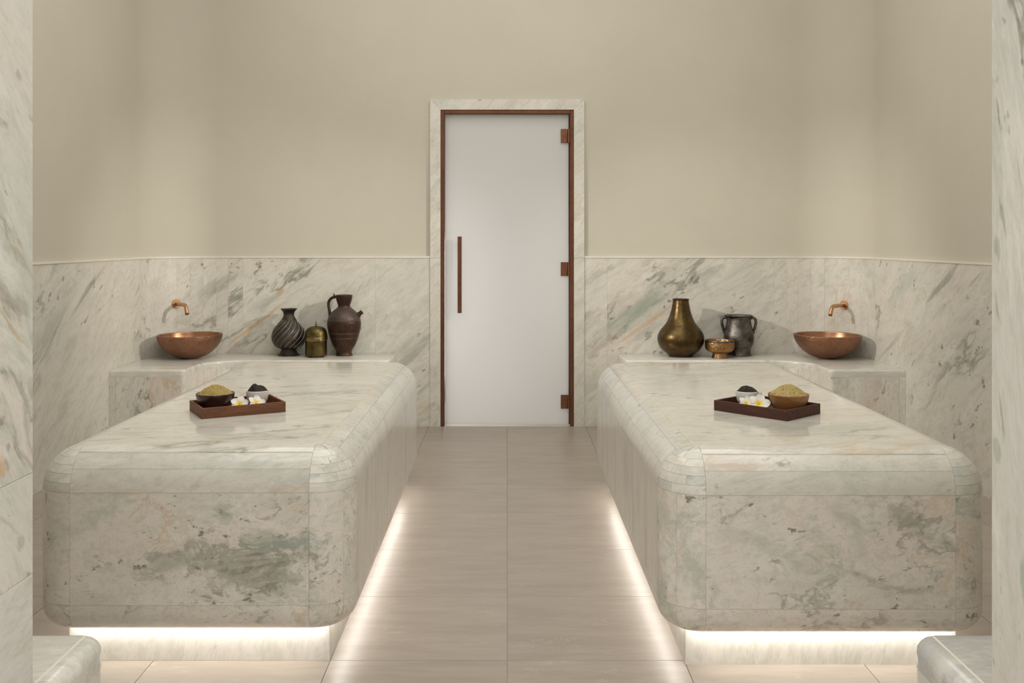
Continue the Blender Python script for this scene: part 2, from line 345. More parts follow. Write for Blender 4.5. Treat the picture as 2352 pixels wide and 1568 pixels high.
# ------------------------------------------------------------------ mesh helpers
def link(name, me, mat, parent=None, smooth=False):
    if mat: me.materials.append(M[mat] if isinstance(mat, str) else mat)
    me.polygons.foreach_set('use_smooth', [True] * len(me.polygons))
    if not smooth: me.set_sharp_from_angle(angle=R(32))
    o = bpy.data.objects.new(name, me); col.objects.link(o)
    if parent is not None:
        o.parent = parent; o.matrix_parent_inverse = Matrix.Translation(-parent.location) if not any(parent.rotation_euler) else parent.matrix_basis.inverted()
    return o
def pydata(name, v, f, mat, parent=None, smooth=False, recalc=True):
    me = bpy.data.meshes.new(name); me.from_pydata([tuple(x) for x in v], [], f)
    if recalc:
        bm = bmesh.new(); bm.from_mesh(me); bmesh.ops.recalc_face_normals(bm, faces=bm.faces); bm.to_mesh(me); bm.free()
    return link(name, me, mat, parent, smooth)
def tag(o, label, cat, group=None, kind=None):
    o['label'] = label; o['category'] = cat
    if group: o['group'] = group
    if kind: o['kind'] = kind
    return o
def struct(o): o['kind'] = 'structure'; return o
def empty(name, loc, rz=0.0):
    o = bpy.data.objects.new(name, None); col.objects.link(o); o.location = loc; o.rotation_euler = (0, 0, rz)
    o.empty_display_size = .1; return o
def local(o):      # child whose mesh is given in the parent's own coordinates
    o.matrix_parent_inverse = Matrix.Identity(4); return o
def box(name, a, b, mat, parent=None, bev=0.0, seg=2):
    bm = bmesh.new(); bmesh.ops.create_cube(bm, size=1)
    a, b = Vector(a), Vector(b)
    for v in bm.verts: v.co = Vector(((v.co[i] + .5) * (b[i] - a[i]) + a[i]) for i in range(3))
    if bev: bmesh.ops.bevel(bm, geom=bm.edges[:], offset=bev, segments=seg, affect='EDGES', profile=.5)
    bmesh.ops.recalc_face_normals(bm, faces=bm.faces)
    me = bpy.data.meshes.new(name); bm.to_mesh(me); bm.free()
    return link(name, me, mat, parent)
def prism(name, poly, z0, z1, mat, parent=None, axis='Z', bev_top=0.0, seg=4):
    """poly: 2-D outline; extruded along Z (or along Y when axis is 'Y', poly then being x,z)."""
    n = len(poly)
    if axis == 'Z': v = [(x, y, z0) for x, y in poly] + [(x, y, z1) for x, y in poly]
    else: v = [(x, z0, z) for x, z in poly] + [(x, z1, z) for x, z in poly]
    f = [list(range(n))[::-1], list(range(n, 2 * n))] + [[i, (i + 1) % n, n + (i + 1) % n, n + i] for i in range(n)]
    bm = bmesh.new(); vs_ = [bm.verts.new(x) for x in v]
    for q in f: bm.faces.new([vs_[i] for i in q])
    bmesh.ops.recalc_face_normals(bm, faces=bm.faces)
    if bev_top:
        e = [e for e in bm.edges if all(abs(x.co.z - z1) < 1e-6 for x in e.verts)]
        bmesh.ops.bevel(bm, geom=e, offset=bev_top, segments=seg, affect='EDGES', profile=.5)
    me = bpy.data.meshes.new(name); bm.to_mesh(me); bm.free()
    return link(name, me, mat, parent)
def ribbon(name, path, nrm, z0, z1, th, mat, parent=None):
    """an upright slab that follows a plan path; nrm points away from its visible face."""
    n = len(path); v = []
    for k in range(2):
        for (x, y), (nx, ny) in zip(path, nrm):
            v += [(x + nx * th * k, y + ny * th * k, z0), (x + nx * th * k, y + ny * th * k, z1)]
    f = []; o = 2 * n
    for i in range(n - 1):
        a = 2 * i
        f += [[a, a + 2, a + 3, a + 1], [o + a, o + a + 1, o + a + 3, o + a + 2], [a + 1, a + 3, o + a + 3, o + a + 1], [a, o + a, o + a + 2, a + 2]]
    f += [[0, 1, o + 1, o], [2 * n - 2, o + 2 * n - 2, o + 2 * n - 1, 2 * n - 1]]
    return pydata(name, v, f, mat, parent)
def lathe(name, prof, mat, parent=None, seg=64, fn=None, closed=False):
    """prof: list of (r, z); fn(r, z, angle) may move the radius."""
    v = []; f = []
    n = len(prof)
    for (r, z) in prof:
        for k in range(seg):
            a = 2 * math.pi * k / seg; rr = fn(r, z, a) if fn else r
            v.append((rr * C_(a), rr * S(a), z))
    for i in range(n - 1):
        for k in range(seg):
            f.append([i * seg + k, i * seg + (k + 1) % seg, (i + 1) * seg + (k + 1) % seg, (i + 1) * seg + k])
    me = bpy.data.meshes.new(name); me.from_pydata(v, [], f)
    bm = bmesh.new(); bm.from_mesh(me); bmesh.ops.remove_doubles(bm, verts=bm.verts, dist=1e-6)
    bmesh.ops.recalc_face_normals(bm, faces=bm.faces); bm.to_mesh(me); bm.free()
    o = link(name, me, mat, parent, True)
    if parent is not None: local(o)
    return o
def smooth_prof(pts, n=6):
    """Catmull-Rom through (r, z) points."""
    out = []
    P = [pts[0]] + list(pts) + [pts[-1]]
    for i in range(1, len(P) - 2):
        p0, p1, p2, p3 = P[i - 1:i + 3]
        for k in range(n):
            t = k / n
            out.append(tuple(.5 * (2 * p1[j] + (p2[j] - p0[j]) * t + (2 * p0[j] - 5 * p1[j] + 4 * p2[j] - p3[j]) * t * t + (3 * p1[j] - p0[j] - 3 * p2[j] + p3[j]) * t ** 3) for j in range(len(p1))))
    out.append(tuple(pts[-1])); return out
def tube(name, pts, rad, mat, parent=None, seg=16, flat=1.0, cap=True, hollow=0.0):
    pts = [Vector(p) for p in pts]; n = len(pts)
    rads = rad if isinstance(rad, (list, tuple)) else [rad] * n
    v = []; f = []
    T = [(pts[min(i + 1, n - 1)] - pts[max(i - 1, 0)]).normalized() for i in range(n)]
    up = Vector((0, 1, 0)) if abs(T[0].y) < .9 else Vector((1, 0, 0))
    side = (up - T[0] * up.dot(T[0])).normalized()
    for i in range(n):
        side = (side - T[i] * side.dot(T[i])).normalized(); oth = T[i].cross(side)
        for k in range(seg):
            a = 2 * math.pi * k / seg
            v.append(pts[i] + (side * C_(a) * flat + oth * S(a)) * rads[i])
    for i in range(n - 1):
        for k in range(seg): f.append([i * seg + k, i * seg + (k + 1) % seg, (i + 1) * seg + (k + 1) % seg, (i + 1) * seg + k])
    f.append(list(range(seg))[::-1])
    if hollow:       # a recessed mouth at the end of the tube
        b = len(v); e = pts[-1]; L = [x - e for x in v[(n - 1) * seg:]]
        v += [e + q * hollow for q in L]; v += [e + q * hollow - T[-1] * rads[-1] * 1.5 for q in L]
        for k in range(seg):
            k2 = (k + 1) % seg; a0 = (n - 1) * seg
            f.append([a0 + k, a0 + k2, b + k2, b + k]); f.append([b + k, b + k2, b + seg + k2, b + seg + k])
        f.append([b + seg + k for k in range(seg)])
    else: f.append([(n - 1) * seg + k for k in range(seg)])
    o = pydata(name, v, f, mat, parent, True)
    if parent is not None: local(o)
    return o

# ------------------------------------------------------------------ the room shell
H = 4.2; ZW = 1.197             # ceiling height, top of the marble wainscot
WT = .015                       # wainscot thickness
fl = struct(box('floor', (-2.7, -.6, -.06), (2.7, 7.25, -.004), 'tilegrout'))
TS = .5585
tme = None
for i in range(-5, 5):
    for j in range(0, 14):
        x0 = i * TS; y1 = YB - j * TS
        if y1 < -.5: continue
        if tme is None:
            t = box('tile', (-TS / 2 + .0009, -TS / 2 + .0009, -.02), (TS / 2 - .0009, TS / 2 - .0009, 0), 'tile', bev=.0007, seg=1)
            tme = t.data
        else:
            t = bpy.data.objects.new('tile', tme); col.objects.link(t)
        t.parent = fl; t.location = (x0 + TS / 2, y1 - TS / 2, 0)

def arc_path(sx, r_extra=0.0, n=28, y0=1.75):
    """plan path of one side wall face and its round corner: (point, outward normal)."""
    P = [((sx * (XS + r_extra), y0), (sx, 0))]
    for k in range(n + 1):
        th = R(90) * (1 - k / n)
        P.append(((sx * (XS - RC + (RC + r_extra) * S(th)), YB - RC + (RC + r_extra) * C_(th)), (sx * S(th), C_(th))))
    return P
for sx, nm in ((-1, 'wall_left'), (1, 'wall_right')):
    p = arc_path(sx, WT)
    wl = struct(ribbon(nm, [a for a, b in p], [b for a, b in p], 0, H, .15, 'plaster'))
    mat = 'wall_marble_l' if sx < 0 else 'wall_marble_r'
    g = .00025
    ys = [1.78, 3.3, 4.75, 6.20, YB - RC]      # wide slabs on the straight side
    for a, b in zip(ys[:-1], ys[1:]):
        ribbon('marble_panel', [(sx * XS, a + g), (sx * XS, b - g)], [(sx, 0)] * 2, 0, ZW, WT - .001, mat, wl)
    n = 7
    for k in range(n):                          # narrow staves round the corner
        q = []
        for m_ in range(5):
            th = R(90) * (1 - (k + (m_ / 4) * .994 + .003) / n)
            q.append(((sx * (XS - RC + RC * S(th)), YB - RC + RC * C_(th)), (sx * S(th), C_(th))))
        ribbon('marble_stave', [a for a, b in q], [b for a, b in q], 0, ZW, WT - .001, 'wall_marble', wl)
    p2 = arc_path(sx, -.004)
    ribbon('cap_rail', [a for a, b in p2], [b for a, b in p2], ZW, ZW + .013, WT + .003, 'cap', wl)

DX, DT = .474, 2.251            # door opening half width and height
YP = YB + WT
bw = []
def bxs(lst):
    v = []; f = []
    for a, b in lst:
        o = len(v)
        v += [(x, y, z) for x in (a[0], b[0]) for y in (a[1], b[1]) for z in (a[2], b[2])]
        f += [[o + i for i in q] for q in ((0, 1, 3, 2), (4, 6, 7, 5), (0, 4, 5, 1), (2, 3, 7, 6), (0, 2, 6, 4), (1, 5, 7, 3))]
    return v, f
XF = XS - RC
v, f = bxs([((-XF, YP, 0), (-DX, YP + .15, H)), ((DX, YP, 0), (XF, YP + .15, H)), ((-DX, YP, DT), (DX, YP + .15, H))])
wb = struct(pydata('wall_back', v, f, 'plaster'))
g = .00025
for xs in ([-XF, -1.985, -1.88, -.938, -.548], [.548, .712, 1.90, 1.985, XF]):
    for a, b in zip(xs[:-1], xs[1:]):
        ribbon('marble_panel', [(a + g, YB), (b - g, YB)], [(0, 1)] * 2, 0, ZW, WT - .001, 'wall_marble', wb)
for a, b in ((-XF, -.549), (.549, XF)):
    ribbon('cap_rail', [(a, YB - .004), (b, YB - .004)], [(0, 1)] * 2, ZW, ZW + .013, WT + .003, 'cap', wb)
struct(box('ceiling', (-2.7, 1.75, H), (2.7, 7.25, H + .1), 'ceiling'))
# the space beyond the frosted door
v, f = bxs([((-1.2, 8.4, 0), (1.2, 8.5, 2.6)), ((-1.2, YP + .16, 0), (-1.1, 8.4, 2.6)), ((1.1, YP + .16, 0), (1.2, 8.4, 2.6)), ((-1.2, YP + .16, 2.6), (1.2, 8.5, 2.7)),
            ((-1.2, YP + .14, -.06), (1.2, 8.5, -.005))])
struct(pydata('wall_beyond_door', v, f, 'ceiling'))
area('lamp_beyond_door', (-.55, 8.1, .75), (-.15, 7.1, .75), 1.0, 1.2, 20, (1, .97, .95))

# piers of the opening the room is seen through, with wall to both sides
for sx, nm, xe, mat in ((-1, 'wall_front_left', .840, 'pier_l'), (1, 'wall_front_right', .858, 'pier_r')):
    pw = struct(box(nm, (sx * (xe + .02), 1.02, 0) if sx > 0 else (-2.62, 1.02, 0), (2.62, 1.75 - .012, H) if sx > 0 else (-(xe + .02), 1.75 - .012, H), 'plaster'))
    zs = [0, .738, .916, 2.0, H] if sx < 0 else [0, .44, 1.9, H]
    for a, b in zip(zs[:-1], zs[1:]):
        x0, x1 = sorted((sx * xe, sx * (xe + .02)))
        box('marble_slab', (x0, 1.0, a + .0003), (x1, 1.75, b - .0003), 'block_l' if (sx < 0 and a == 0) else mat, pw, bev=.0006, seg=1)
    for a, b in ((0, 1.2), (1.2, H)):
        x0, x1 = sorted((sx * (xe + .0205), sx * 2.6))
        box('marble_facing', (x0, 1.0, a + .0008), (x1, 1.0195, b - .0008), mat, pw)

# ------------------------------------------------------------------ door: marble surround, copper frame, frosted leaf
sur = struct(empty('trim_1', (0, YB - .008, 0)))
XO, ZT = .548, 2.325
yf, yb = YB - .008, YB + .03
g = .0006
for s in (-1, 1):
    prism('surround_slab', [(s * DX, 0), (s * XO, 0), (s * XO, ZW - g), (s * DX, ZW - g)], yf, yb, 'frame_marble', sur, axis='Y')
    prism('surround_slab', [(s * DX, ZW + g), (s * XO, ZW + g), (s * XO, ZT - g), (s * DX, DT - g)], yf, yb, 'frame_marble', sur, axis='Y')
prism('surround_slab', [(-DX, DT), (DX, DT), (XO - g, ZT), (-XO + g, ZT)], yf, yb, 'frame_marble', sur, axis='Y')
door = struct(empty('door_1', (0, YB + .03, 0)))
y0, y1 = YB - .002, YB + .075
fw = .027
for s in (-1, 1):
    a, b = sorted((s * DX - s * .0005, s * (DX - fw)))
    box('frame_post', (a, y0, 0), (b, y1, DT - .0005), 'frame_copper', door, bev=.0015, seg=1)
box('frame_head', (-DX + fw, y0, DT - fw), (DX - fw, y1, DT - .0005), 'frame_copper', door, bev=.0015, seg=1)
box('gap_shade_strip', (DX - fw - .006, YB + .048, .006), (DX - fw, YB + .066, DT - fw - .004), 'gap_shade', door)  # black strip added as the shade of the gap between leaf and post
gl = box('glass_leaf', (-DX + fw + .003, YB + .040, .008), (DX - fw - .009, YB + .052, DT - fw - .004), 'frost', door, bev=.001, seg=1)
for py in (311, 618, 924):
    c = px(1298, py, YB); hz = .049
    h = box('hinge', (c.x - .029, YB + .026, c.z - hz), (c.x + .020, YB + .0395, c.z + hz), 'hinge', door, bev=.0015, seg=1)
    box('hinge_plate', (c.x + .021, YB + .020, c.z - hz), (c.x + .0345, YB + .047, c.z + hz), 'hinge', h, bev=.001, seg=1)
    box('hinge_knuckle', (c.x + .008, YB + .020, c.z - hz * .96), (c.x + .019, YB + .0262, c.z + hz * .96), 'hinge', h, bev=.002, seg=2)
a, b = px(1055.5, 543, 6.99), px(1055.5, 719, 6.99)
hd = box('pull_handle', (a.x - .014, YB - .036, b.z), (a.x + .014, YB - .012, a.z), 'frame_copper', door, bev=.002, seg=1)
for z in (a.z - .05, b.z + .05):
    box('handle_standoff', (a.x - .008, YB - .013, z - .008), (a.x + .008, YB + .0405, z + .008), 'frame_copper', hd, bev=.002, seg=1)

# ------------------------------------------------------------------ heated marble tables
ZT_, RT, RBOT, RCN, ZU = .68, .126, .07, .13, .12      # top, top rounding, lower rounding, plan corner radius, underside
def prof_pt(kind, t):
    """(inset, z, outward share, upward share) on the table's upright profile."""
    if kind == 'top': return RT * (1 - C_(t)), ZT_ - RT + RT * S(t), C_(t), S(t)
    if kind == 'bot': return RBOT * (1 - C_(t)), ZU + RBOT - RBOT * S(t), C_(t), -S(t)
def table(X0, X1, Y0, Y1, label, seed):
    rnd_ = random.Random(seed)
    root = empty('massage_table', ((X0 + X1) / 2, (Y0 + Y1) / 2, 0)); tag(root, label, 'massage table')
    ix0, ix1, iy0, iy1 = X0 + RCN, X1 - RCN, Y0 + RCN, Y1 - RCN
    def base(seg, t):
        """seg: front, corner_fr, right, corner_br, back, corner_bl, left, corner_fl; t 0..1 runs anticlockwise seen from above."""
        if seg == 'front': return (ix0 + (ix1 - ix0) * t, iy0), (0, -1)
        if seg == 'right': return (ix1, iy0 + (iy1 - iy0) * t), (1, 0)
        if seg == 'back': return (ix1 + (ix0 - ix1) * t, iy1), (0, 1)
        if seg == 'left': return (ix0, iy1 + (iy0 - iy1) * t), (-1, 0)
        c, a0 = {'fr': ((ix1, iy0), -90), 'br': ((ix1, iy1), 0), 'bl': ((ix0, iy1), 90), 'fl': ((ix0, iy0), 180)}[seg]
        a = R(a0 + 90 * t); return c, (C_(a), S(a))
    def surf(seg, t, pr, depth=0.0):
        (bx, by), (nx, ny) = base(seg, t); ins, z, ou, upw = pr
        r = RCN - ins - depth * ou
        return (bx + nx * r, by + ny * r, z - depth * upw)
    def patch(name, seg, t0, t1, prs, mat, nt=None, length=None, gap=.0003):
        L = length or ((ix1 - ix0) if seg in ('front', 'back') else (iy1 - iy0) if seg in ('left', 'right') else RCN * math.pi / 2)
        e = gap / L; t0 += e; t1 -= e
        nt = nt or (2 if len(seg) > 2 else max(2, int(10 * (t1 - t0)) + 1))
        ts = [t0 + (t1 - t0) * i / nt for i in range(nt + 1)]
        v = [surf(seg, t, p) for p in prs for t in ts]; w_ = nt + 1; n = len(prs)
        f = [[i * w_ + k, i * w_ + k + 1, (i + 1) * w_ + k + 1, (i + 1) * w_ + k] for i in range(n - 1) for k in range(nt)]
        ring = [(0, k) for k in range(w_)] + [(i, nt) for i in range(1, n)] + [(n - 1, k) for k in range(nt - 1, -1, -1)] + [(i, 0) for i in range(n - 2, 0, -1)]
        o = len(v)
        v += [surf(seg, ts[k], prs[i]) for i, k in ring] + [surf(seg, ts[k], prs[i], .012) for i, k in ring]
        m_ = len(ring)
        f += [[o + k, o + (k + 1) % m_, o + m_ + (k + 1) % m_, o + m_ + k] for k in range(m_)]
        ob = pydata(name, v, f, mat, root, False, recalc=False)
        fl_ = [True] * ((n - 1) * nt) + [False] * m_; ob.data.polygons.foreach_set('use_smooth', fl_)
        me = ob.data
        if me.polygons[0].normal.dot(Vector((*base(seg, .5)[1], .3))) < 0: me.flip_normals()
        return ob
    def tp(a, b, n, gp=.0003):
        a, b = R(a) + gp / RT, R(b) - gp / RT
        return [prof_pt('top', a + (b - a) * i / n) for i in range(n + 1)]
    def bp(a, b, n):
        a, b = R(a), R(b); return [prof_pt('bot', a + (b - a) * i / n) for i in range(n + 1)]
    zj, zb = ZT_ - RT, .21
    vert = [(0, zj - .0003, 1, 0), (0, zb + .0003, 1, 0)]
    botp = [(0, zb - .0003, 1, 0)] + bp(0, 90, 8)
    # flat top slab: everything inside the 84 degree ring, with its front and back lips turned down to 60 degrees
    A = 84
    order = [('front', 2), ('fr', 8), ('right', 4), ('br', 8), ('back', 2), ('bl', 8), ('left', 4), ('fl', 8)]
    per = [(s, k / n) for s, n in order for k in range(n)]
    rings = [prof_pt('top', R(A + (90 - A) * i / 2)) for i in range(3)]
    v = [surf(s, t, p) for p in rings for s, t in per]; n = len(per)
    f = [[i * n + k, i * n + (k + 1) % n, (i + 1) * n + (k + 1) % n, (i + 1) * n + k] for i in range(2) for k in range(n)]
    f.append([2 * n + k for k in range(n)])
    for s in ('front', 'back'):
        pl = [prof_pt('top', R(60) + .0003 / RT + (R(A) - R(60)) * i / 6) for i in range(7)]
        o = len(v); ts = [0, .5, 1]
        v += [surf(s, t, p) for p in pl for t in ts]
        f += [[o + i * 3 + k, o + i * 3 + k + 1, o + (i + 1) * 3 + k + 1, o + (i + 1) * 3 + k] for i in range(6) for k in range(2)]
        o2 = len(v)
        v += [surf(s, t, pl[0], .012) for t in ts]
        f += [[o + 0, o2 + 0, o2 + 1, o + 1], [o + 1, o2 + 1, o2 + 2, o + 2]]
    ob = pydata('top_slab', v, f, 'top_marble', root, True)
    if ob.data.polygons[2 * n].normal.z < 0: ob.data.flip_normals()
    ob.data.polygons[2 * n].use_smooth = False
    # front and back: two curved edge strips, the panel, the lower strip
    for s in ('front', 'back'):
        patch('edge_strip', s, 0, 1, tp(33, 60, 6), 'edge_marble')
        patch('edge_strip', s, 0, 1, tp(0, 33, 6), 'edge_marble')
        patch('front_panel' if s == 'front' else 'end_panel', s, 0, 1, vert, 'front_marble')
        patch('base_strip', s, 0, 1, botp, 'front_marble')
    # long sides: short cross tiles on the shoulder, long strips, tall panels
    for s in ('left', 'right'):
        cuts = [0]
        while cuts[-1] < .94: cuts.append(min(1, cuts[-1] + rnd_.uniform(.055, .10)))
        cuts[-1] = 1
        for a, b in zip(cuts[:-1], cuts[1:]): patch('shoulder_tile', s, a, b, tp(60, A, 4), 'edge_marble')
        for a, b in ((0, .46), (.46, 1)): patch('edge_strip', s, a, b, tp(30, 60, 5), 'edge_marble')
        for a, b in ((0, .62), (.62, 1)): patch('edge_strip', s, a, b, tp(0, 30, 5), 'side_marble')
        for a, b in ((0, .54), (.54, 1)):
            patch('side_panel', s, a, b, vert, 'side_marble'); patch('base_strip', s, a, b, botp, 'side_marble')
    # round corners: five stacked courses of small tiles, two upright staves, the foot
    for s in ('fr', 'br', 'bl', 'fl'):
        hs = [0, 13, 26, 39, 52, 66, A]
        for i, (a, b) in enumerate(zip(hs[:-1], hs[1:])):
            cuts = [0, .5, 1] if i >= 4 else [0, (.38, .62, .45, .7)[(i + seed) % 4], 1]
            for c0, c1 in zip(cuts[:-1], cuts[1:]):
                patch('corner_tile', s, c0, c1, tp(a, b, 3), 'edge_marble', nt=6, length=max(.02, RCN * C_(R(b)) * 1.57))
        for a, b in ((0, .55), (.55, 1)):
            patch('corner_stave', s, a, b, vert, 'front_marble', nt=8); patch('base_strip', s, a, b, botp, 'front_marble', nt=8)
    # core that closes the joints, plinth, light strips under the overhang
    cr = []
    d = .006
    prs = [prof_pt('top', R(90 - 15 * i)) for i in range(7)] + [prof_pt('bot', R(15 * i)) for i in range(7)]
    v = [surf(s, t, p, d) for p in prs for s, t in per]
    f = [[i * n + k, i * n + (k + 1) % n, (i + 1) * n + (k + 1) % n, (i + 1) * n + k] for i in range(len(prs) - 1) for k in range(n)]
    f += [list(range(n)), [(len(prs) - 1) * n + k for k in range(n)]]
    pydata('core', v, f, 'core', root)
    pi, pf = .085, .10
    a0, a1, b0, b1 = X0 + pi, X1 - pi, Y0 + pf, Y1 - pf
    g_ = .0008
    box('plinth_core', (a0 + .018, b0 + .018, 0), (a1 - .018, b1 - .018, ZU + .004), 'core', root)
    box('plinth_slab', (a0, b0, 0), (a1, b0 + .018, ZU), 'plinth_marble', root)
    box('plinth_slab', (a0, b1 - .018, 0), (a1, b1, ZU), 'plinth_marble', root)
    ym = (b0 + b1) / 2
    for xa, xb in ((a0, a0 + .018), (a1 - .018, a1)):
        for ya, yb_ in ((b0 + .0185, ym - g_), (ym + g_, b1 - .0185)): box('plinth_slab', (xa, ya, 0), (xb, yb_, ZU), 'plinth_marble', root)
    z0_, z1_ = ZU - .0006, ZU + .0016          # flat diffusers let into the underside, all round the plinth
    for (p, q) in (((X0 + .10, Y0 + .066), (X1 - .10, Y0 + .088)), ((X0 + .10, Y1 - .085), (X1 - .10, Y1 - .068)),
                   ((X0 + .066, Y0 + .12), (X0 + .080, Y1 - .12)), ((X1 - .080, Y0 + .12), (X1 - .066, Y1 - .12))):
        box('led_strip', (*p, z0_), (*q, z1_), 'led', root)
    return root
table(-1.467, -.476, 3.02, 5.335, 'veined white marble massage table carrying the tray with the dark brown bowl', 1)
table(.472, 1.487, 2.99, 5.30, 'veined white marble massage table carrying the tray with the amber bowl', 2)

# ------------------------------------------------------------------ corner benches
ZB = .520
def bench(sx, label):
    root = empty('marble_bench', (sx * 1.6, 6.8, 0)); tag(root, label, 'bench')
    g_ = .0004
    def arc(cx, cy, r, a0, a1, n): return [(cx + r * C_(R(a0 + (a1 - a0) * k / n)), cy + r * S(R(a0 + (a1 - a0) * k / n))) for k in range(n + 1)]
    # outline for sx = +1, going round: inner end, front, concave turn, short end by the side wall, wall side
    E = [(.79, YB - .003), ] + arc(.79 + .04, 6.62 + .04, .04, 180, 270, 5)
    fr = arc(1.75, 6.37, .25, 90, 0, 12)
    en = arc(2.0 + .03, 6.13 + .03, .03, 180, 270, 5)
    wallp = [p for p, q in arc_path(1, 0, 20)][1:]
    wallp = [(XS, 6.13)] + wallp
    poly = E + fr + en + wallp
    poly = [(sx * (x - (.0008 if x > 2.3 else 0)), y - (.0008 if y > 6.9 else 0)) for x, y in poly]
    prism('top_slab', poly, ZB - .045, ZB, 'bench_marble', root, bev_top=.014, seg=4)
    ins = .0004
    def nrm_path(pts):
        out = []
        for i in range(len(pts)):
            a, b = pts[max(0, i - 1)], pts[min(len(pts) - 1, i + 1)]
            d = Vector((b[0] - a[0], b[1] - a[1])).normalized(); out.append((-d.y, d.x))     # inward for this order
        return out
    def face(name, pts):
        pts = [(sx * x, y) for x, y in pts]; nr = nrm_path(pts); s = sx
        nr = [(nx * s, ny * s) for nx, ny in nr]
        ribbon(name, [(x + nx * ins, y + ny * ins) for (x, y), (nx, ny) in zip(pts, nr)], nr, 0, ZB - .0452, .018, 'bench_front', root)
    face('end_panel', E[:1] + E[1:])
    for a, b in ((.8301, 1.29), (1.291, 1.7499)): face('front_panel', [(a, 6.62), (b, 6.62)])
    for k in range(0, 12, 3): face('curved_stave', arc(1.75, 6.37, .25, 90 - 7.5 * k - .15, 90 - 7.5 * (k + 3) + .15, 4))
    face('front_panel', [(2.0, 6.3695), (2.0, 6.161)])
    face('end_panel', en + [(2.43, 6.13)]); face('end_panel', [(2.431, 6.13), (2.469, 6.13)])
    core = [(sx * x, y) for x, y in [(.82, YB - .02), (.82, 6.65)] + arc(1.75, 6.37, .28, 90, 0, 6) + [(2.04, 6.17), (2.44, 6.17), (2.44, 6.6), (2.2, 6.9)]]
    prism('core', core, 0, ZB - .047, 'core', root)
    return root
bench(-1, 'curved marble corner bench carrying the spouted brown jug and a copper basin')
bench(1, 'curved marble corner bench carrying the gourd vase and a copper basin')

# low marble benches standing behind the piers
def low_bench(sx, label):
    root = empty('low_bench', (sx * 1.6, 1.9, 0)); tag(root, label, 'bench')
    xe, y0_, y1_, z = (.825 if sx < 0 else .832), 1.752, 2.05, .517
    def arc(cx, cy, r, a0, a1, n): return [(cx + r * C_(R(a0 + (a1 - a0) * k / n)), cy + r * S(R(a0 + (a1 - a0) * k / n))) for k in range(n + 1)]
    poly = [(2.4, y0_), (2.4, y1_)] + arc(xe + .05, y1_ - .05, .05, 90, 180, 6) + [(xe, y0_)]
    poly = [(sx * x, y) for x, y in poly]
    prism('top_slab', poly, z - .06, z, 'block_w' if sx < 0 else 'block', root, bev_top=.03, seg=5)
    prism('body', [(x + (.001 * sx), y - .0005) for x, y in poly], 0, z - .0608, 'pier_r', root)
    x0, x1 = sorted((sx * (xe + .036), sx * (xe + .041)))
    box('inlay_line', (x0, y0_ + .003, z - .01), (x1, y1_ - .03, z + .0006), 'cap', root)
low_bench(-1, 'low grey-veined marble bench behind the green-veined marble pier')
low_bench(1, 'low blue-grey marble bench behind the grey-veined marble pier')

# ------------------------------------------------------------------ copper basins and wall spouts
k8 = 1 / (8.713 * 2270 / 6.75)
def basin(x, y, r, tilt, label):
    root = empty("copper_basin", (x, y, ZB + .0012)); tag(root, label, 'basin', None)
    outer = smooth_prof([(.001, 0.0), (.050, 0.0005), (.080, .006), (.115, .020), (.150, .044), (.179, .073), (.199, .103), (.211, .130), (.2165, .158)], 5)
    inner = smooth_prof([(.2005, .158), (.196, .130), (.186, .100), (.166, .072), (.138, .045), (.10, .024), (.05, .013), (.001, .011)], 5)
    s = r / .2165
    b = lathe('bowl', [(a * s, z) for a, z in outer] + [(.2125 * s, .1605), (.2025 * s, .1602)], 'copper', root, 72)
    i = lathe('inside', [(.2025 * s, .1602)] + [(a * s, z) for a, z in inner], 'copper_in', root, 72)
    d = lathe('drain', [(.022, .0112), (.022, .0145), (.018, .0155), (.001, .0155)], 'tap', root, 24)
    for o in (b, i): o.data.polygons[0].use_smooth = True
    root.rotation_euler = (0, R(tilt), 0)
    return root
basin(-2.165, 6.745, .2175, -.5, 'hammered copper basin on the bench beside the swirl-ribbed vase')
basin(2.185, 6.745, .2245, .3, 'hammered copper basin on the bench beside the two-handled pewter jar')
def spout(sx, theta, z, label):
    th = R(theta)
    wx, wy = sx * (XS - RC + RC * S(th)), YB - RC + RC * C_(th)
    nv = Vector((-sx * S(th), -C_(th), 0))
    root = empty('wall_spout', (wx, wy, z), math.atan2(nv.y, nv.x)); tag(root, label, 'tap')
    def fl(n_, r0, pts):
        v = []; f = []; sg = 32
        for (q, r) in pts: v += [(q, r * C_(2 * math.pi * k / sg), r * S(2 * math.pi * k / sg)) for k in range(sg)]
        for i in range(len(pts) - 1): f += [[i * sg + k, i * sg + (k + 1) % sg, (i + 1) * sg + (k + 1) % sg, (i + 1) * sg + k] for k in range(sg)]
        f += [list(range(sg)), [(len(pts) - 1) * sg + k for k in range(sg)]]
        return local(pydata(n_, v, f, 'tap', root))
    fl('flange', .03, [(.0015, .0315), (.007, .0315), (.009, .030)])
    L = .175; rb = .045
    pts = [(.008, 0, 0), (.06, 0, 0), (L - .03, 0, 0)] + [(L - .03 + rb * S(R(a)), 0, -rb * (1 - C_(R(a)))) for a in (12, 24, 36, 48, 60, 70)]
    e = pts[-1]; d = (C_(R(70)), 0, -S(R(70)))
    pts += [(e[0] + d[0] * .02, 0, e[2] + d[2] * .02), (e[0] + d[0] * .036, 0, e[2] + d[2] * .036)]
    tube('spout', pts, .0135, 'tap', root, 20, hollow=.82)
spout(-1, 39.5, .877, 'copper wall spout above the basin beside the swirl-ribbed vase')
spout(1, 45.5, .870, 'copper wall spout above the basin beside the two-handled jar')

# ------------------------------------------------------------------ vessels on the benches
def zp(lst, base, k): return [(r * k, (base - y) * k) for r, y in lst]
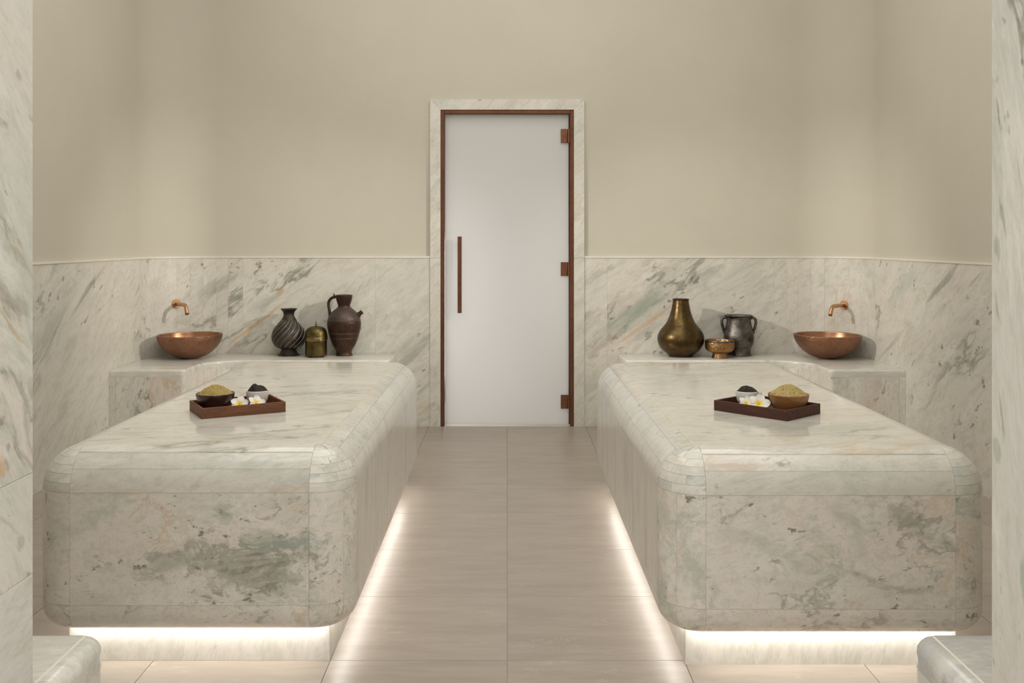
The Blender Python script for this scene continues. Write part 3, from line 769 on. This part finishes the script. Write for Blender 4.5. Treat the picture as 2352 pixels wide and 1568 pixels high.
# swirl-ribbed vase
k = 1 / (7.84 * 2270 / 6.9)
vz = empty('swirl_vase', (-1.526, 6.905, ZB)); tag(vz, 'dark hammered vase with spiral ribs and flared lip', 'vase')
body = smooth_prof(zp([(148, 1262), (235, 1225), (290, 1140), (305, 1050), (275, 930), (205, 835), (135, 755), (98, 685), (95, 640), (112, 600), (152, 556)], 1393, k), 9)
zb0, zb1 = body[0][1], body[-1][1]
def twist(z): return -2.3 * (z - zb0) / (zb1 - zb0)
NR = 16
def swirl(r, z, a):
    t = (z - zb0) / (zb1 - zb0)
    amp = max(0, min(1, t / .08, (.74 - t) / .12))
    return r * (1 + .022 * amp * (abs(C_(NR / 2 * (a + twist(z)))) - .6))
lathe('body', body + [(body[-1][0] * .94, zb1 + .001)] + [(r * .93, z) for r, z in body[::-1][:24]], 'swirl', vz, 192, swirl)
for j in range(NR):
    pts = []
    for (r, z) in body[4:62:2]:
        t = (z - zb0) / (zb1 - zb0)
        if t > .72: break
        a = 2 * math.pi * (j + .5) / NR - twist(z)
        rr = swirl(r, z, a) + .0004
        pts.append((rr * C_(a), rr * S(a), z))
    tube('rib', pts, [.0016] * len(pts), 'swirl_line', vz, 6)
lathe('foot', smooth_prof(zp([(1, 1396), (187, 1396), (187, 1384), (165, 1362), (142, 1322), (134, 1295), (140, 1280), (148, 1268), (130, 1258), (1, 1258)], 1396, k), 3), 'swirl', vz, 64)
# lidded brass box
k = 1 / (7.84 * 2270 / 6.82)
bx = empty('brass_box', (-1.319, 6.82, ZB)); tag(bx, 'small round brass box with domed lid and finial', 'box')
lathe('body', zp([(1, 1402), (186, 1402), (194, 1396), (195, 1380), (193, 1250), (194, 1140), (196, 1132)], 1424, k), 'brass', bx, 56)
lid = lathe('lid', smooth_prof(zp([(203, 1100), (204, 1080), (201, 1058), (196, 1015), (184, 965), (158, 920), (115, 890), (60, 874), (1, 868)], 1424, k), 5), 'brass', bx, 56)
lathe('band', zp([(196, 1132), (199, 1128), (199, 1120), (197, 1116), (201, 1112), (206, 1106), (206, 1098), (203, 1094), (203, 1086), (207, 1082), (207, 1076), (203, 1072)], 1424, k), 'brassb', bx, 56)
lathe('finial', smooth_prof(zp([(24, 874), (12, 862), (10, 856), (19, 848), (21, 838), (12, 826), (7, 818), (12, 808), (10, 798), (3, 784), (1, 782)], 1424, k), 4), 'brassb', bx, 20)
for j in range(4):
    a = R(-115 + 90 * j); c = Vector((155 * k * C_(a), 155 * k * S(a), 0))
    tube('foot', [c + Vector((0, 0, .0005)), c + Vector((0, 0, .006)), c + Vector((0, 0, .010))], [.006, .0075, .005], 'jugrim', bx, 10)
# spouted jug
k = 1 / (7.84 * 2270 / 6.9)
jg = empty('spouted_jug', (-1.139, 6.9, ZB)); tag(jg, 'tall brown bronze jug with loop handle and stub spout', 'jug')
B0 = 1388
lathe('body', smooth_prof(zp([(1, B0), (146, B0), (146, 1372), (138, 1345), (140, 1310), (158, 1272), (205, 1195), (243, 1095), (268, 1010), (290, 900), (300, 810), (294, 762)], B0, k), 5)[1:], 'jug', jg, 192,
      lambda r, z, a: r * (1 + (.009 * (1 if S(a * 11) * S(2 * a * 11 + z * 90) > .15 else -.4) if .162 < z < .232 else 0)))
lathe('shoulder', smooth_prof(zp([(294, 762), (280, 700), (245, 640), (200, 590), (150, 548), (116, 520)], B0, k), 6), 'jugtop', jg, 72)
nk = zp([(116, 520), (108, 495), (114, 465), (130, 420), (143, 370), (149, 330), (151, 308), (144, 300), (130, 304), (124, 340), (112, 400), (98, 470)], B0, k)
lathe('neck', smooth_prof(nk, 5), 'jugrim', jg, 64)
for y, rr in ((760, 297), (748, 292), (982, 275), (1068, 252)):
    z = (B0 - y) * k; r = rr * k
    lathe('ring', [(r - .001, z - .004), (r + .0016, z - .002), (r + .0016, z + .002), (r - .001, z + .004)], 'jugtop', jg, 64)
def jp(x, y, yy=0): return ((x - 1650) * k, yy, (B0 - y) * k)
hpts = smooth_prof([(*jp(1512, 332),), (*jp(1452, 345),), (*jp(1402, 378),), (*jp(1374, 430),), (*jp(1372, 500),), (*jp(1388, 580),), (*jp(1394, 650),), (*jp(1392, 700),)], 4)
tube('handle', hpts, .0098, 'jugrim', jg, 14)
tube('thumb_knob', [jp(1478, 345), jp(1472, 318), jp(1469, 292), jp(1468, 264)], [.010, .008, .0045, .001], 'jugrim', jg, 12)
tube('spout', [jp(1880, 690), jp(1912, 654), jp(1935, 634), jp(1956, 618), jp(1974, 604)], [.024, .0185, .0145, .0145, .0165], 'jug', jg, 18, hollow=.6)
# gourd vase
k = 1 / (7.84 * 2270 / 6.855)
gv = empty('gourd_vase', (1.204, 6.855, ZB)); tag(gv, 'large olive brass gourd-shaped vase with wide neck', 'vase')
pr = smooth_prof(zp([(228, 1388), (262, 1358), (340, 1298), (398, 1205), (418, 1105), (402, 1020), (362, 945), (310, 880), (258, 815), (215, 725), (176, 605), (152, 490), (142, 425), (140, 410)], 1416, k), 6)
lathe('body', pr, 'gourd', gv, 80)
lathe('rim', zp([(140, 411), (144, 404), (149, 398), (150, 390), (147, 385), (140, 386), (134, 400), (134, 470), (150, 560)], 1416, k), 'jugrim', gv, 64)
lathe('foot', zp([(1, 1416), (214, 1416), (219, 1408), (222, 1396), (230, 1386)], 1416, k), 'jugrim', gv, 64)
# footed bowl
k = 1 / (7.84 * 2270 / 6.77)
fb_ = empty('footed_bowl', (1.455, 6.765, ZB)); tag(fb_, 'small coppery brass bowl on a flared foot', 'bowl')
lathe('cup', smooth_prof(zp([(126, 1352), (200, 1332), (244, 1300), (262, 1250), (266, 1190), (264, 1145), (260, 1127)], 1443, k), 5) + zp([(252, 1125), (246, 1150), (240, 1230), (190, 1300), (100, 1320), (1, 1322)], 1443, k), 'bowlbr', fb_, 64)
lathe('foot', smooth_prof(zp([(1, 1443), (140, 1443), (140, 1430), (131, 1400), (125, 1370), (126, 1350), (60, 1345)], 1443, k), 3), 'bowlbr', fb_, 48)
lathe('rim_band', zp([(264, 1160), (267, 1150), (266, 1132), (260, 1126)], 1443, k), 'pewter', fb_, 64)
# two-handled jar
k = 1 / (7.84 * 2270 / 6.915)
jr = empty('two_handled_jar', (1.620, 6.915, ZB)); tag(jr, 'dark pewter jar with two loop handles and wide lip', 'jar')
lathe('body', smooth_prof(zp([(1, 1392), (228, 1392), (226, 1380), (215, 1345), (211, 1300), (216, 1262), (240, 1215), (262, 1150), (270, 1085), (264, 1020), (245, 930), (226, 840), (216, 765), (216, 725), (226, 700)], 1392, k), 5)[1:], 'pewter', jr, 72)
lathe('lip', smooth_prof(zp([(226, 700), (242, 690), (250, 682), (250, 674), (240, 672), (222, 690), (208, 720), (206, 780), (215, 850)], 1392, k), 4), 'pewter', jr, 64)
for s in (-1, 1):
    hp = smooth_prof([(s * 205 * k, 0, (1392 - 730) * k), (s * 252 * k, 0, (1392 - 716) * k), (s * 290 * k, 0, (1392 - 742) * k), (s * 300 * k, 0, (1392 - 800) * k),
                      (s * 284 * k, 0, (1392 - 880) * k), (s * 262 * k, 0, (1392 - 950) * k), (s * 252 * k, 0, (1392 - 1000) * k)], 4)
    tube('handle', hp, .0095, 'pewter', jr, 12, flat=1.3)
jr.rotation_euler = (0, 0, R(-12))

# ------------------------------------------------------------------ trays with bowls and flowers
ZTB = ZT_
def tray(Fx, Fy, ang, la, lb, mat, label):
    root = empty('serving_tray', (Fx, Fy, ZTB), ang); tag(root, label, 'tray')
    hgt, th = .0385, .0085
    def bb(n_, a, b): local(box(n_, a, b, mat, root, bev=.0008, seg=1))
    s = 1 if lb > 0 else -1
    y = sorted((0, lb))
    bb('base', (th, y[0] + th, .0008), (la - th, y[1] - th, .007))
    bb('long_side', (0, y[0], .0004), (la, y[0] + th, hgt)); bb('long_side', (0, y[1] - th, .0004), (la, y[1], hgt))
    bb('short_side', (0, y[0] + th + .0003, .0004), (th, y[1] - th - .0003, hgt)); bb('short_side', (la - th, y[0] + th + .0003, .0004), (la, y[1] - th - .0003, hgt))
    return root
def inside(root, a, b, z=.0072):
    an = root.rotation_euler[2]
    return Vector((root.location.x + a * C_(an) - b * S(an), root.location.y + a * S(an) + b * C_(an), ZTB + z))
tl = tray(-1.103, 3.567, R(29.2), .309, .210, 'tray_l', 'walnut serving tray holding the dark brown bowl of scrub')
tr = tray(.9972, 3.523, R(132.5), .314, -.228, 'tray_r', 'dark mahogany serving tray holding the amber bowl of scrub')
def wbowl(name, pos, r, h, mat, label, th=.006, foot=.50):
    root = empty(name, pos); tag(root, label, 'bowl')
    o = smooth_prof([(.001, 0), (r * foot, 0), (r * (foot + .14), h * .10), (r * .82, h * .36), (r * .935, h * .66), (r * .985, h * .9), (r, h)], 5)
    lathe('shell', o + [(r - th * .3, h + .0012), (r - th, h)] + smooth_prof([(r - th, h), (r * .88, h * .7), (r * .72, h * .42), (r * .4, h * .22), (.001, h * .18)], 4)[1:], mat, root, 56)
    return root
def heap(name, pos, r, h, mat, label, cat, seed, grains, lump=.0, amp=.004):
    """a mound in a bowl; pos is the centre of the bowl's mouth."""
    rng = random.Random(seed); v = []; f = []; n, sg = 14, 40
    def hz(x, y):
        q = math.hypot(x, y) / r
        b = h * (1 - q ** (1.75 if grains else 2.5)) if q < 1 else 0
        return b + amp * mnoise.noise(Vector((x * 60 + seed, y * 60, seed))) * (1 - q * .6) + lump * mnoise.noise(Vector((x * 32 + seed * 3, y * 32, 4.0))) * (1 - q * q)
    for i in range(n + 1):
        for kk in range(sg):
            rr = r * i / n; a = 2 * math.pi * kk / sg; x, y = rr * C_(a), rr * S(a)
            v.append((x, y, hz(x, y) - .003))
    for i in range(n): f += [[i * sg + kk, i * sg + (kk + 1) % sg, (i + 1) * sg + (kk + 1) % sg, (i + 1) * sg + kk] for kk in range(sg)]
    b = len(v)
    v += [(r * .8 * C_(2 * math.pi * kk / sg), r * .8 * S(2 * math.pi * kk / sg), -.016) for kk in range(sg)]
    f += [[n * sg + kk, n * sg + (kk + 1) % sg, b + (kk + 1) % sg, b + kk] for kk in range(sg)] + [[b + kk for kk in range(sg)]]
    for _ in range(grains):
        rr = r * .985 * math.sqrt(rng.random()); a = rng.uniform(0, 6.283); x, y = rr * C_(a), rr * S(a)
        z = hz(x, y) - .0022; s = rng.uniform(.0008, .0016)
        A = Matrix.Rotation(rng.uniform(0, 6.28), 3, Vector((rng.uniform(-1, 1), rng.uniform(-1, 1), rng.uniform(-1, 1))).normalized())
        o = len(v)
        for t in ((1.5, 0, 0), (-1.5, 0, 0), (0, 1, 0), (0, -1, 0), (0, 0, 1), (0, 0, -1)):
            q = A @ Vector(t) * s; v.append((x + q.x, y + q.y, z + q.z))
        f += [[o + c for c in t] for t in ((0, 2, 4), (2, 1, 4), (1, 3, 4), (3, 0, 4), (2, 0, 5), (1, 2, 5), (3, 1, 5), (0, 3, 5))]
    me = bpy.data.meshes.new(name); me.from_pydata(v, [], f)
    bm = bmesh.new(); bm.from_mesh(me); bmesh.ops.remove_doubles(bm, verts=bm.verts, dist=1e-7); bmesh.ops.recalc_face_normals(bm, faces=bm.faces); bm.to_mesh(me); bm.free()
    ob = link(name, me, mat, None, not grains); ob.location = pos
    tag(ob, label, cat, None, 'stuff' if grains else None)
    return ob
p = inside(tl, .077, .125); wbowl('scrub_bowl', p, .0715, .064, 'bowl_dark', 'dark brown polished bowl heaped with golden scrub')
heap('scrub_heap', p + Vector((0, 0, .0615)), .0655, .036, 'scrub_a', 'heap of golden granular scrub in the dark brown bowl', 'scrub', 3, 4500)
p = inside(tl, .240, .140); wbowl('soap_dish', p, .0440, .060, 'white', 'small white bowl of black soap on the walnut tray', .0035, .36)
heap('black_soap', p + Vector((0, 0, .0575)), .0405, .026, 'soap', 'lumpy mound of black soap in the white bowl on the walnut tray', 'soap', 5, 0, .012, .005)
p = inside(tr, .083, -.145); wbowl('scrub_bowl', p, .0750, .066, 'bowl_amber', 'amber wooden bowl heaped with pale herbal scrub')
heap('scrub_heap', p + Vector((0, 0, .0635)), .0690, .040, 'scrub_b', 'heap of pale herbal scrub in the amber wooden bowl', 'scrub', 9, 4500)
p = inside(tr, .243, -.115); wbowl('soap_dish', p, .0450, .062, 'white', 'small white bowl of black soap on the mahogany tray', .0035, .36)
heap('black_soap', p + Vector((0, 0, .0595)), .0415, .024, 'soap', 'lumpy mound of black soap in the white bowl on the mahogany tray', 'soap', 11, 0, .012, .005)

def flower(pos, rx, ry, rz, s, label, group, spread=1.0):
    root = empty('frangipani_flower', pos); tag(root, label, 'flower', group)
    root.rotation_euler = (rx, ry, rz)
    nu, nv = 12, 8
    for j in range(5):
        v = []; f = []; al = []
        for side in (0, 1):
            for i in range(nu + 1):
                t = i / nu
                wd = .50 * (S(math.pi * min(1, t ** .80)) ** .75 if 0 < t < 1 else 0) * (.55 + .55 * t) + .035 * (1 - t)
                for m_ in range(nv + 1):
                    q = 2 * m_ / nv - 1
                    x = .05 + t * .98; y = q * wd + .10 * t
                    z = .34 * spread * t * (1 - .45 * t) + .10 * q * t + .10 * q * q * t - (.012 if side else 0)
                    v.append((x * s, y * s, z * s)); al.append(t)
        w_ = nv + 1; N = (nu + 1) * w_
        for i in range(nu):
            for m_ in range(nv):
                a = i * w_ + m_
                f.append([a, a + w_, a + w_ + 1, a + 1]); f.append([N + a, N + a + 1, N + a + w_ + 1, N + a + w_])
        me = bpy.data.meshes.new('petal'); me.from_pydata(v, [], f)
        at = me.attributes.new('along', 'FLOAT', 'POINT'); at.data.foreach_set('value', al)
        o = local(link('petal', me, 'petal', root, True)); o.rotation_euler = (0, 0, 2 * math.pi * j / 5)
    lathe('heart', [(.001, -.10 * s), (.05 * s, -.06 * s), (.075 * s, .03 * s), (.05 * s, .075 * s), (.001, .085 * s)], 'stamen', root, 16)
    return root
flower(inside(tl, .152, .066, .032), R(48), 0, R(6), .034, 'white and yellow frangipani flower lying against the dark brown bowl', None)
flower(inside(tl, .214, .062, .031), R(44), R(10), R(30), .034, 'white and yellow frangipani flower lying below the white bowl on the walnut tray', None)
flower(inside(tr, .160, -.066, .035), R(50), R(6), R(-12), .041, 'open white frangipani flower with yellow heart beside the amber bowl', None)
flower(inside(tr, .207, -.056, .030), R(24), R(-34), R(50), .032, 'white frangipani flower tipped on its side below the white bowl on the mahogany tray', None, 1.6)
